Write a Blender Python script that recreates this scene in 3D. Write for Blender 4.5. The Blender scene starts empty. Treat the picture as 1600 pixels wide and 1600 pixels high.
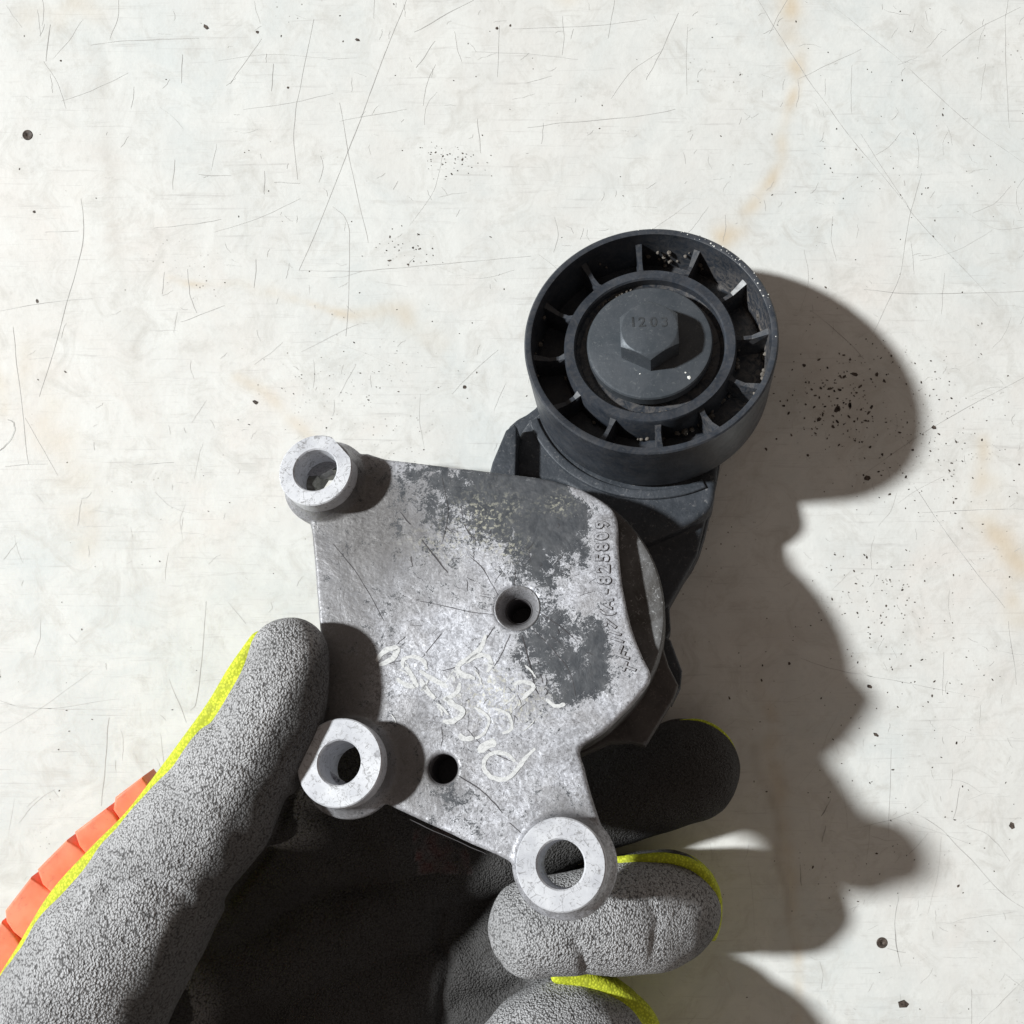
import bpy, bmesh, math, random
import numpy as np
from mathutils import Vector, Matrix, noise
random.seed(7); rng = np.random.RandomState(7)
PI = math.pi
scene = bpy.context.scene
COL = scene.collection

# ------------------------------------------------------------------ camera
F = 1570.0            # focal length in photo pixels (photo 1600 x 1600)
D = 0.300             # camera height above the sheet, metres
cam_d = bpy.data.cameras.new('camera'); cam = bpy.data.objects.new('camera', cam_d); COL.objects.link(cam)
cam.location = (0, 0, D); cam.rotation_euler = (0, 0, 0)
cam_d.sensor_width = 36.0; cam_d.lens = 36.0*F/1600.0
cam_d.clip_start = 0.01; cam_d.clip_end = 50
scene.camera = cam

# ------------------------------------------------------------------ light
world = bpy.data.worlds.new('World'); scene.world = world; world.use_nodes = True
bgn = world.node_tree.nodes['Background']
bgn.inputs[0].default_value = (1.0, 0.84, 0.72, 1); bgn.inputs[1].default_value = 0.165
LDIR = Vector((-1.34, 0.27, 1.0)).normalized()       # towards the work lamp
ld = bpy.data.lights.new('work_lamp', 'AREA'); ld.shape = 'DISK'; ld.size = 0.37
ld.energy = 588; ld.color = (0.97, 1.0, 0.995)
lo = bpy.data.objects.new('work_lamp', ld); COL.objects.link(lo)
lo.location = LDIR*6.0; lo.rotation_euler = LDIR.to_track_quat('Z', 'Y').to_euler()
vs = scene.view_settings; vs.view_transform = 'Standard'; vs.look = 'None'; vs.exposure = 0; vs.gamma = 1

# ------------------------------------------------------------------ helpers
def W(px, py, h):                    # photo pixel + height above the sheet -> world point
    d = D-h
    return Vector(((px-800)*d/F, (800-py)*d/F, h))

def link(name, me, mats, parent=None, smooth=False, mw=None):
    o = bpy.data.objects.new(name, me); COL.objects.link(o)
    for m in (mats if isinstance(mats, (list, tuple)) else [mats]):
        if m and m.name not in [x.name for x in me.materials if x]: me.materials.append(m)
    if parent: o.parent = parent
    if mw is not None: o.matrix_world = mw
    if smooth: me.shade_smooth()
    return o

def bm_me(bm, name='mesh'):
    bmesh.ops.recalc_face_normals(bm, faces=bm.faces)
    me = bpy.data.meshes.new(name); bm.to_mesh(me); bm.free(); return me

def smooth_angle(me, deg=35):
    me.shade_smooth()
    try: me.set_sharp_from_angle(angle=math.radians(deg))
    except Exception: pass

def poly_mesh(loops, z0, z1, bevel=0.0, res=2):
    """2D outline with holes, extruded from z0 to z1 with rounded edges (local metres)"""
    cu = bpy.data.curves.new('c', 'CURVE'); cu.dimensions = '2D'; cu.fill_mode = 'BOTH'
    for pts in loops:
        sp = cu.splines.new('POLY'); sp.points.add(len(pts)-1)
        for i, p in enumerate(pts): sp.points[i].co = (p[0], p[1], 0, 1)
        sp.use_cyclic_u = True
    cu.extrude = (z1-z0)/2-bevel; cu.bevel_depth = bevel; cu.bevel_resolution = res; cu.offset = -bevel
    o = bpy.data.objects.new('c', cu); COL.objects.link(o)
    bpy.context.view_layer.update()
    me = bpy.data.meshes.new_from_object(o.evaluated_get(bpy.context.evaluated_depsgraph_get()))
    bpy.data.objects.remove(o); bpy.data.curves.remove(cu)
    me.transform(Matrix.Translation((0, 0, (z0+z1)/2)))
    bm = bmesh.new(); bm.from_mesh(me); bmesh.ops.remove_doubles(bm, verts=bm.verts, dist=1e-6)
    bm.to_mesh(me); bm.free()
    return me

def catmull(P, n=8, closed=False):
    P = [np.array(p, float) for p in P]; out = []; N = len(P)
    rngi = range(N) if closed else range(N-1)
    for i in rngi:
        if closed: a, b, c, d = P[(i-1) % N], P[i], P[(i+1) % N], P[(i+2) % N]
        else: a, b, c, d = P[max(i-1, 0)], P[i], P[i+1], P[min(i+2, N-1)]
        for k in range(n):
            t = k/n
            out.append(0.5*((2*b)+(c-a)*t+(2*a-5*b+4*c-d)*t*t+(3*b-a-3*c+d)*t**3))
    if not closed: out.append(P[-1])
    return out

def lathe(profile, seg=96, c=(0, 0), closed=True):
    bm = bmesh.new(); n = len(profile); V = []
    for s in range(seg):
        a = 2*PI*s/seg
        V.append([bm.verts.new((c[0]+r*math.cos(a), c[1]+r*math.sin(a), z)) for r, z in profile])
    for s in range(seg):
        A, B = V[s], V[(s+1) % seg]
        for i in range(n if closed else n-1):
            j = (i+1) % n
            try: bm.faces.new((A[i], B[i], B[j], A[j]))
            except ValueError: pass
    bmesh.ops.remove_doubles(bm, verts=bm.verts, dist=1e-7)
    return bm_me(bm)

def circ(c, r, n=64, a0=0, a1=2*PI):
    m = n if abs(a1-a0-2*PI) < 1e-6 else n+1
    return [(c[0]+r*math.cos(a0+(a1-a0)*i/n), c[1]+r*math.sin(a0+(a1-a0)*i/n)) for i in range(m)]

def remesh(meshes, voxel, smooth_it=4, fac=0.5):
    bm = bmesh.new()
    for m in meshes: bm.from_mesh(m)
    me = bm_me(bm)
    o = bpy.data.objects.new('r', me); COL.objects.link(o)
    md = o.modifiers.new('r', 'REMESH'); md.mode = 'VOXEL'; md.voxel_size = voxel; md.use_smooth_shade = True
    if smooth_it:
        s = o.modifiers.new('s', 'SMOOTH'); s.iterations = smooth_it; s.factor = fac
    bpy.context.view_layer.update()
    out = bpy.data.meshes.new_from_object(o.evaluated_get(bpy.context.evaluated_depsgraph_get()))
    bpy.data.objects.remove(o)
    out.shade_smooth()
    return out

def ribbon_data(pts, w, V, Fc, normal_z=None):
    """append a tapering flat ribbon; pts list of 3D np arrays; w half width (or list)"""
    pts = [np.array(p, float) for p in pts]; n = len(pts)
    base = len(V)
    for i, p in enumerate(pts):
        t = pts[min(i+1, n-1)]-pts[max(i-1, 0)]
        q = np.array((-t[1], t[0], 0.0)); q /= (np.linalg.norm(q)+1e-12)
        ww = w[i] if isinstance(w, (list, np.ndarray)) else w*(0.25+0.75*math.sin(PI*min(max(i/(n-1), 0.04), 0.96))**0.5)
        V.append(p+q*ww); V.append(p-q*ww)
    for i in range(n-1):
        Fc.append((base+2*i, base+2*i+1, base+2*i+3, base+2*i+2))

def pydata(V, Fc):
    me = bpy.data.meshes.new('m'); me.from_pydata([tuple(v) for v in V], [], Fc); me.update(); return me

def fattr(me, name, arr):
    a = me.attributes.new(name, 'FLOAT', 'POINT'); a.data.foreach_set('value', np.asarray(arr, np.float32))

def get_co(me):
    a = np.empty(len(me.vertices)*3, np.float32); me.vertices.foreach_get('co', a); return a.reshape(-1, 3).astype(float)

# ------------------------------------------------------------------ material builder
class NT:
    def __init__(s, name):
        s.m = bpy.data.materials.new(name); s.m.use_nodes = True; s.t = s.m.node_tree
        s.n = s.t.nodes; s.b = s.n['Principled BSDF']; s.tc = s.n.new('ShaderNodeTexCoord')
    def L(s, a, b): s.t.links.new(a, b)
    def noise(s, scale, detail=4, rough=0.55, dist=0.0, vec=None, lac=2.0):
        n = s.n.new('ShaderNodeTexNoise'); n.inputs['Scale'].default_value = scale; n.inputs['Detail'].default_value = detail
        n.inputs['Roughness'].default_value = rough; n.inputs['Distortion'].default_value = dist
        s.L(vec or s.tc.outputs['Object'], n.inputs['Vector']); return n.outputs['Fac']
    def voro(s, scale, feature='F1', vec=None, rand=1.0):
        n = s.n.new('ShaderNodeTexVoronoi'); n.feature = feature; n.inputs['Scale'].default_value = scale
        n.inputs['Randomness'].default_value = rand
        s.L(vec or s.tc.outputs['Object'], n.inputs['Vector']); return n.outputs['Distance']
    def mapr(s, v, a, b, c=0.0, d=1.0, smooth=False):
        n = s.n.new('ShaderNodeMapRange'); n.clamp = True
        if smooth: n.interpolation_type = 'SMOOTHSTEP'
        for k, x in zip(('From Min', 'From Max', 'To Min', 'To Max'), (a, b, c, d)): n.inputs[k].default_value = x
        s.L(v, n.inputs['Value']); return n.outputs[0]
    def math(s, op, a, b=None, c=None):
        n = s.n.new('ShaderNodeMath'); n.operation = op
        for i, x in enumerate((a, b, c)):
            if x is None: continue
            if isinstance(x, (int, float)): n.inputs[i].default_value = x
            else: s.L(x, n.inputs[i])
        return n.outputs[0]
    def mix(s, f, a, b):
        n = s.n.new('ShaderNodeMix'); n.data_type = 'RGBA'
        if isinstance(f, (int, float)): n.inputs[0].default_value = f
        else: s.L(f, n.inputs[0])
        for i, x in ((6, a), (7, b)):
            if isinstance(x, tuple): n.inputs[i].default_value = (*x, 1)
            else: s.L(x, n.inputs[i])
        return n.outputs[2]
    def attr(s, name):
        n = s.n.new('ShaderNodeAttribute'); n.attribute_name = name; return n.outputs['Fac']
    def bump(s, h, strength=0.5, dist=0.0003, prev=None):
        n = s.n.new('ShaderNodeBump'); n.inputs['Strength'].default_value = strength; n.inputs['Distance'].default_value = dist
        s.L(h, n.inputs['Height'])
        if prev: s.L(prev, n.inputs['Normal'])
        return n.outputs[0]
    def out(s, color=None, rough=0.5, metal=0.0, normal=None, spec=0.5):
        b = s.b
        for k, x in (('Base Color', color), ('Roughness', rough), ('Metallic', metal), ('Specular IOR Level', spec)):
            if x is None: continue
            if isinstance(x, tuple): b.inputs[k].default_value = (*x, 1)
            elif isinstance(x, (int, float)): b.inputs[k].default_value = x
            else: s.L(x, b.inputs[k])
        if normal: s.L(normal, b.inputs['Normal'])
        return s.m

# ------------------------------------------------------------------ materials
def m_panel():
    t = NT('scuffed_white_paint')
    n1 = t.noise(11, 6, 0.65, 0.6); n2 = t.noise(38, 6, 0.7, 1.0); n3 = t.noise(420, 3, 0.6)
    c = t.mix(t.mapr(n1, 0.36, 0.64), (0.71, 0.738, 0.732), (0.785, 0.758, 0.725))
    c = t.mix(t.mapr(n2, 0.44, 0.62, 0, 0.75), c, (0.815, 0.82, 0.80))
    c = t.mix(t.mapr(t.noise(80, 7, 0.75, 1.2), 0.50, 0.68, 0, 0.55), c, (0.58, 0.565, 0.53))
    c = t.mix(t.mapr(n3, 0.56, 0.75, 0, 0.16), c, (0.45, 0.44, 0.42))
    # rubbed grey hair-line scuffs
    for sc, ang, st, amt in ((22, 0.35, 22, 0.26), (26, -1.15, 24, 0.26), (28, 1.45, 26, 0.22), (15, 0.06, 22, 0.14), (30, 0.8, 22, 0.2)):
        mp = t.n.new('ShaderNodeMapping'); mp.inputs['Rotation'].default_value = (0, 0, ang); mp.inputs['Scale'].default_value = (1, st, 1)
        t.L(t.tc.outputs['Object'], mp.inputs['Vector'])
        f = t.noise(sc, 4, 0.75, 0.25, vec=mp.outputs[0])
        c = t.mix(t.mapr(f, 0.62, 0.78, 0, amt*2.0), c, (0.40, 0.38, 0.37))
    c = t.mix(t.attr('stain'), c, (0.66, 0.52, 0.34))
    c = t.mix(t.attr('grime_shade'), c, (0.42, 0.37, 0.32))
    # tiny chips where the paint is gone
    g = t.voro(520, 'F1'); gm = t.mapr(g, 0.10, 0.16, 1, 0)
    dn = t.math('ADD', t.mapr(t.noise(24, 3, 0.6), 0.60, 0.72), t.attr('chips'))
    c = t.mix(t.math('MULTIPLY', gm, t.math('MINIMUM', dn, 0.9)), c, (0.20, 0.18, 0.16))
    nb = t.bump(t.noise(14, 3, 0.5), 0.25, 0.003)
    nb = t.bump(n3, 0.25, 0.0002, nb); nb = t.bump(t.noise(130, 3, 0.6), 0.18, 0.0006, nb)
    return t.out(c, 0.55, 0, nb, 0.3)

def m_scratch():
    t = NT('scratch_metal')
    c = t.mix(t.attr('tone'), (0.60, 0.59, 0.575), (0.16, 0.145, 0.135))
    c = t.mix(t.mapr(t.noise(160, 3, 0.6), 0.42, 0.62), c, (0.66, 0.66, 0.64))
    return t.out(c, 0.6, 0, None, 0.3)

def m_chip():
    t = NT('chip_dark')
    c = t.mix(t.mapr(t.noise(900, 2), 0.4, 0.6), (0.045, 0.035, 0.03), (0.12, 0.095, 0.08))
    return t.out(c, 0.6, 0, None, 0.3)

def m_cast(painted=True):
    t = NT('worn_cast_aluminium')
    fine = t.noise(1500, 4, 0.75, 0.9); mid = t.noise(620, 6, 0.78, 1.4); low = t.noise(90, 4, 0.6, 0.6)
    silver = t.mix(t.mapr(mid, 0.40, 0.62), (0.30, 0.305, 0.335), (0.72, 0.735, 0.80))
    silver = t.mix(t.mapr(low, 0.40, 0.66, 0, 0.45), silver, (0.30, 0.285, 0.28))
    silver = t.mix(t.mapr(t.math('ADD', fine, t.math('MULTIPLY', t.attr('grime_shade'), 0.16)), 0.565, 0.615, 0, 0.85), silver, (0.11, 0.105, 0.11))
    # short dark tool nicks
    v = t.voro(760, 'DISTANCE_TO_EDGE')
    silver = t.mix(t.math('MULTIPLY', t.mapr(v, 0.0, 0.05, 1, 0), t.mapr(t.noise(230, 3, 0.7), 0.50, 0.60, 0, 0.7)), silver, (0.09, 0.085, 0.09))
    grime_shade = t.mix(t.mapr(fine, 0.42, 0.62), (0.075, 0.068, 0.062), (0.27, 0.26, 0.255))
    gr = t.math('ADD', t.attr('grime_shade'), t.math('MULTIPLY', t.math('SUBTRACT', mid, 0.5), 1.6))
    paint = t.mix(t.mapr(t.noise(300, 4, 0.6), 0.4, 0.65), (0.050, 0.055, 0.064), (0.085, 0.089, 0.098))
    w = t.math('ADD', t.attr('paint'), t.math('MULTIPLY', t.math('SUBTRACT', t.noise(270, 10, 0.90, 0.35), 0.5), 5.6))
    w = t.math('ADD', w, t.math('MULTIPLY', t.math('SUBTRACT', fine, 0.5), 1.8))
    w = t.math('ADD', w, t.math('MULTIPLY', t.math('SUBTRACT', t.noise(75, 5, 0.6, 0.8), 0.5), 1.5))
    silver = t.mix(t.mapr(w, 0.12, 0.46, 0, 0.6), silver, (0.62, 0.625, 0.66))
    wm = t.mapr(w, 0.47, 0.55)
    c = t.mix(t.mapr(gr, 0.34, 0.85), silver, grime_shade)
    c = t.mix(t.mapr(t.math('ADD', t.noise(34, 6, 0.7, 0.5), t.math('MULTIPLY', t.math('SUBTRACT', t.attr('grime_shade'), 0.1), 0.4)), 0.44, 0.62, 0, 0.60), c, (0.20, 0.197, 0.205))
    c = t.mix(wm, c, paint)
    c = t.mix(t.math('MULTIPLY', t.attr('lime'), t.mapr(t.noise(800, 6, 0.75, 0.2), 0.53, 0.58)), c, (0.62, 0.60, 0.48))
    nb = t.bump(t.noise(700, 5, 0.65), 0.55, 0.00022); nb = t.bump(wm, 0.6, 0.00006, nb); nb = t.bump(low, 0.4, 0.0012, nb)
    met = t.mapr(wm, 0, 1, 0.35, 0.05)
    return t.out(c, t.mapr(fine, 0.3, 0.7, 0.38, 0.62), met, nb, 0.5)

def m_machined():
    t = NT('machined_aluminium')
    c = t.mix(t.mapr(t.noise(140, 4, 0.6), 0.35, 0.65), (0.50, 0.51, 0.55), (0.66, 0.67, 0.705))
    c = t.mix(t.mapr(t.noise(600, 7, 0.8, 1.6), 0.545, 0.60, 0, 0.75), c, (0.22, 0.215, 0.22))
    v = t.voro(420, 'DISTANCE_TO_EDGE')
    c = t.mix(t.math('MULTIPLY', t.mapr(v, 0, 0.035, 1, 0), t.mapr(t.noise(300, 3, 0.7), 0.50, 0.60, 0, 0.7)), c, (0.12, 0.115, 0.12))
    nb = t.bump(t.noise(900, 4, 0.7), 0.30, 0.00012)
    return t.out(c, 0.55, 0.15, nb, 0.4)

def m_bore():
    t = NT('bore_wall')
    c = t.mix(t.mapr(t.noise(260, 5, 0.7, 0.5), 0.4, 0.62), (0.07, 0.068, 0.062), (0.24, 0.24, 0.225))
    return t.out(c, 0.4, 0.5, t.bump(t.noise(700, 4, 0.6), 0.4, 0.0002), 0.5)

def m_plastic():
    t = NT('black_pulley_plastic')
    c = t.mix(t.mapr(t.noise(170, 5, 0.65, 0.5), 0.35, 0.7), (0.020, 0.025, 0.034), (0.040, 0.047, 0.060))
    c = t.mix(t.mapr(t.noise(1400, 5, 0.75), 0.60, 0.70, 0, 0.45), c, (0.15, 0.15, 0.155))
    c = t.mix(t.math('MULTIPLY', t.attr('dust'), t.mapr(t.noise(420, 6, 0.75, 1), 0.42, 0.60)), c, (0.23, 0.205, 0.185))
    nb = t.bump(t.noise(1300, 4, 0.6), 0.25, 0.0001)
    return t.out(c, t.mapr(t.noise(220, 4, 0.6), 0.35, 0.65, 0.36, 0.52), 0, nb, 0.42)

def m_dark(name, a, b, rough=0.5, dustc=(0.30, 0.28, 0.27), bmp=0.5, metal=0.1, dust=0.6):
    t = NT(name)
    c = t.mix(t.mapr(t.noise(120, 5, 0.65, 0.6), 0.35, 0.68), a, b)
    c = t.mix(t.mapr(t.noise(800, 7, 0.78, 1.0), 0.565, 0.66, 0, dust), c, dustc)
    nb = t.bump(t.noise(900, 5, 0.65), bmp, 0.00018); nb = t.bump(t.noise(170, 3, 0.6), bmp*0.6, 0.0008, nb)
    return t.out(c, rough, metal, nb, 0.3)

def m_coating():
    t = NT('grey_foam_coating')
    wv = t.n.new('ShaderNodeVectorMath'); wv.operation = 'MULTIPLY_ADD'
    nz_ = t.n.new('ShaderNodeTexNoise'); nz_.inputs['Scale'].default_value = 900; t.L(t.tc.outputs['Object'], nz_.inputs['Vector'])
    t.L(nz_.outputs['Color'], wv.inputs[0]); wv.inputs[1].default_value = (0.0009, 0.0009, 0.0009); t.L(t.tc.outputs['Object'], wv.inputs[2])
    vd = t.voro(1750, 'F1', vec=wv.outputs[0]); f2 = t.noise(2300, 3, 0.65); low = t.noise(55, 4, 0.6, 0.5); mid = t.noise(260, 4, 0.65, 0.4)
    g = t.math('SUBTRACT', 1.0, t.math('ADD', vd, t.math('MULTIPLY', f2, 0.35)))
    c = t.mix(t.mapr(low, 0.35, 0.66), (0.35, 0.35, 0.36), (0.52, 0.52, 0.535))
    c = t.mix(t.mapr(mid, 0.52, 0.70, 0, 0.35), c, (0.22, 0.215, 0.215))
    c = t.mix(t.mapr(g, 0.04, 0.29, 0.88, 0), c, (0.09, 0.088, 0.09))
    c = t.mix(t.mapr(g, 0.42, 0.64, 0, 0.40), c, (0.66, 0.665, 0.68))
    c = t.mix(t.math('MULTIPLY', t.attr('logo'), 0.9), c, (0.16, 0.02, 0.018))
    c = t.mix(t.attr('soil_shade'), c, (0.032, 0.030, 0.029))
    nb = t.bump(g, 0.9, 0.0006); nb = t.bump(low, 0.5, 0.003, nb)
    return t.out(c, 0.75, 0, nb, 0.25)

def m_knit():
    t = NT('yellow_knit')
    v = t.voro(1500, 'F1')
    c = t.mix(t.mapr(v, 0.2, 0.6), (0.72, 0.78, 0.06), (0.42, 0.47, 0.03))
    c = t.mix(t.mapr(t.noise(260, 4, 0.6), 0.5, 0.68, 0, 0.5), c, (0.30, 0.32, 0.05))
    return t.out(c, 0.7, 0, t.bump(v, 0.5, 0.00025), 0.2)

def m_orange():
    t = NT('orange_rubber')
    c = t.mix(t.mapr(t.noise(120, 3, 0.6), 0.35, 0.65), (0.84, 0.20, 0.11), (0.90, 0.28, 0.17))
    c = t.mix(t.mapr(t.noise(330, 6, 0.75, 0.6), 0.54, 0.70, 0, 0.55), c, (0.40, 0.13, 0.09))
    m = t.out(c, 0.5, 0, t.bump(t.noise(600, 3, 0.6), 0.2, 0.0002), 0.3)
    t.b.inputs['Subsurface Weight'].default_value = 0.25; t.b.inputs['Subsurface Radius'].default_value = (0.004, 0.001, 0.0005)
    return m

def m_plain(name, col, rough=0.6, amt=0.7):
    t = NT(name)
    c = t.mix(t.mapr(t.noise(1400, 5, 0.8), 0.46, 0.60, 0, amt), col, tuple(x*0.62 for x in col))
    return t.out(c, rough, 0, None, 0.3)

M_panel = m_panel(); M_scr = m_scratch(); M_chip = m_chip(); M_cast = m_cast(); M_mach = m_machined(); M_bore = m_bore()
M_plas = m_plastic()
M_arm = m_dark('black_painted_arm', (0.034, 0.040, 0.049), (0.064, 0.071, 0.084), 0.5, (0.24, 0.235, 0.24), 0.7)
M_steel = m_dark('phosphated_bolt_steel', (0.058, 0.068, 0.080), (0.086, 0.095, 0.108), 0.45, (0.26, 0.27, 0.27), 0.3, 0.25, 0.35)
M_house = m_dark('dirty_housing', (0.07, 0.066, 0.063), (0.15, 0.15, 0.155), 0.5, (0.48, 0.49, 0.50), 0.7, 0.2, 0.8)
M_coat = m_coating(); M_knit = m_knit(); M_or = m_orange()
M_mark = m_plain('white_marker', (0.66, 0.665, 0.67), 0.6, 0.75); M_crack_shade = m_plain('hairline_and_hole_shade', (0.07, 0.065, 0.07)); M_spk = m_plain('white_fleck', (0.8, 0.8, 0.76))

# ================================================================== the sheet underneath
def build_sheet():
    dense = np.linspace(-0.180, 0.180, 361)
    outer = np.array([0.6, 0.45, 0.33, 0.25, 0.21])
    xs = np.concatenate([-outer, dense, outer[::-1]])
    X, Y = np.meshgrid(xs, xs); n = len(xs)
    Z = np.zeros_like(X)
    V = np.stack([X.ravel(), Y.ravel(), Z.ravel()], 1)
    idx = np.arange(n*n).reshape(n, n)
    Fq = np.stack([idx[:-1, :-1].ravel(), idx[:-1, 1:].ravel(), idx[1:, 1:].ravel(), idx[1:, :-1].ravel()], 1).tolist()
    # folded rim of the sheet
    e = list(idx[0, :])+list(idx[1:, -1])+list(idx[-1, -2::-1])+list(idx[-2:0:-1, 0])
    b = len(V); low = V[e].copy(); low[:, 2] = -0.025
    V = np.vstack([V, low]); m = len(e)
    for i in range(m): Fq.append([int(e[i]), b+i, b+(i+1) % m, int(e[(i+1) % m])])
    me = bpy.data.meshes.new('sheet'); me.from_pydata(V.tolist(), [], Fq); me.update()
    px = V[:, 0]*F/D+800; py = 800-V[:, 1]*F/D
    jx = np.array([noise.noise((x*0.012, y*0.012, 3.1)) for x, y in zip(px, py)])*16
    jy = np.array([noise.noise((x*0.012, y*0.012, 9.4)) for x, y in zip(px, py)])*16
    qx, qy = px+jx, py+jy
    def along(pts, w):
        d = np.full(len(px), 1e9); wid = np.zeros(len(px))+w[0]
        for i in range(len(pts)-1):
            a = np.array(pts[i], float); c = np.array(pts[i+1], float); ab = c-a
            tt = np.clip(((qx-a[0])*ab[0]+(qy-a[1])*ab[1])/(ab@ab), 0, 1)
            dd = np.hypot(qx-a[0]-tt*ab[0], qy-a[1]-tt*ab[1])
            k = dd < d; d[k] = dd[k]; wid[k] = (w[i]+(w[i+1]-w[i])*tt)[k]
        return np.exp(-(d/wid)**2)
    rag = np.array([0.55+0.9*noise.noise((x*0.03, y*0.03, 1.7)) for x, y in zip(px, py)])
    st = np.zeros(len(px))
    st += 0.55*along([(1232, -20), (1240, 60), (1232, 150), (1222, 250), (1200, 290), (1160, 345), (1125, 375)], [22, 20, 12, 12, 16, 14, 16])
    st += 0.42*along([(265, 433), (380, 443), (420, 460), (500, 478), (560, 492), (625, 500), (690, 535)], [6, 7, 9, 6, 9, 18, 14])
    st += 0.30*along([(370, 590), (430, 630), (490, 680)], [10, 12, 10])
    st += 0.48*along([(1535, 700), (1545, 800), (1575, 880), (1600, 960)], [14, 26, 30, 24])
    st += 0.32*along([(1195, 1085), (1205, 1180), (1235, 1340), (1245, 1480), (1250, 1600)], [10, 16, 12, 9, 9])
    st += 0.22*along([(50, 560), (90, 700), (130, 780), (130, 860)], [28, 30, 36, 30])
    st += 0.22*along([(-20, 520), (10, 640)], [14, 14])
    st += 0.20*along([(140, 0), (60, 30)], [40, 30])
    st += 0.22*along([(860, -20), (900, 10)], [26, 20])
    st = np.clip(1.15*st*np.clip(rag, 0.2, 1.3), 0, 0.75)
    gr = 0.16*along([(155, 80), (165, 260), (190, 430), (215, 600)], [16, 14, 14, 18])
    gr += 0.20*along([(1250, 560), (1330, 640)], [60, 70])+0.16*along([(1110, 900), (1190, 1000), (1230, 1300)], [30, 60, 60])
    gr += 0.30*along([(1175, 1170), (1215, 1280), (1238, 1480)], [7, 7, 5])
    ch = 0.75*along([(1300, 640), (1370, 600)], [70, 60])+0.5*along([(1440, 650), (1480, 700)], [90, 80])+0.45*along([(1340, 940), (1410, 980)], [50, 50])
    ch += 0.4*along([(680, 245), (725, 255)], [26, 22])+0.4*along([(520, 620), (640, 660)], [60, 60])+0.35*along([(620, 390), (660, 400)], [30, 30])
    fattr(me, 'stain', st); fattr(me, 'grime_shade', np.clip(gr*np.clip(rag+0.3, 0, 1.2), 0, 0.6)); fattr(me, 'chips', np.clip(ch, 0, 0.9))
    o = link('work_surface', me, M_panel); o['kind'] = 'structure'
    o['label'] = 'scratched white painted metal sheet under the hand and tensioner'
    return o

def S(px, py, z=0.00006): return W(px, py, 0)+Vector((0, 0, z))

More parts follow.
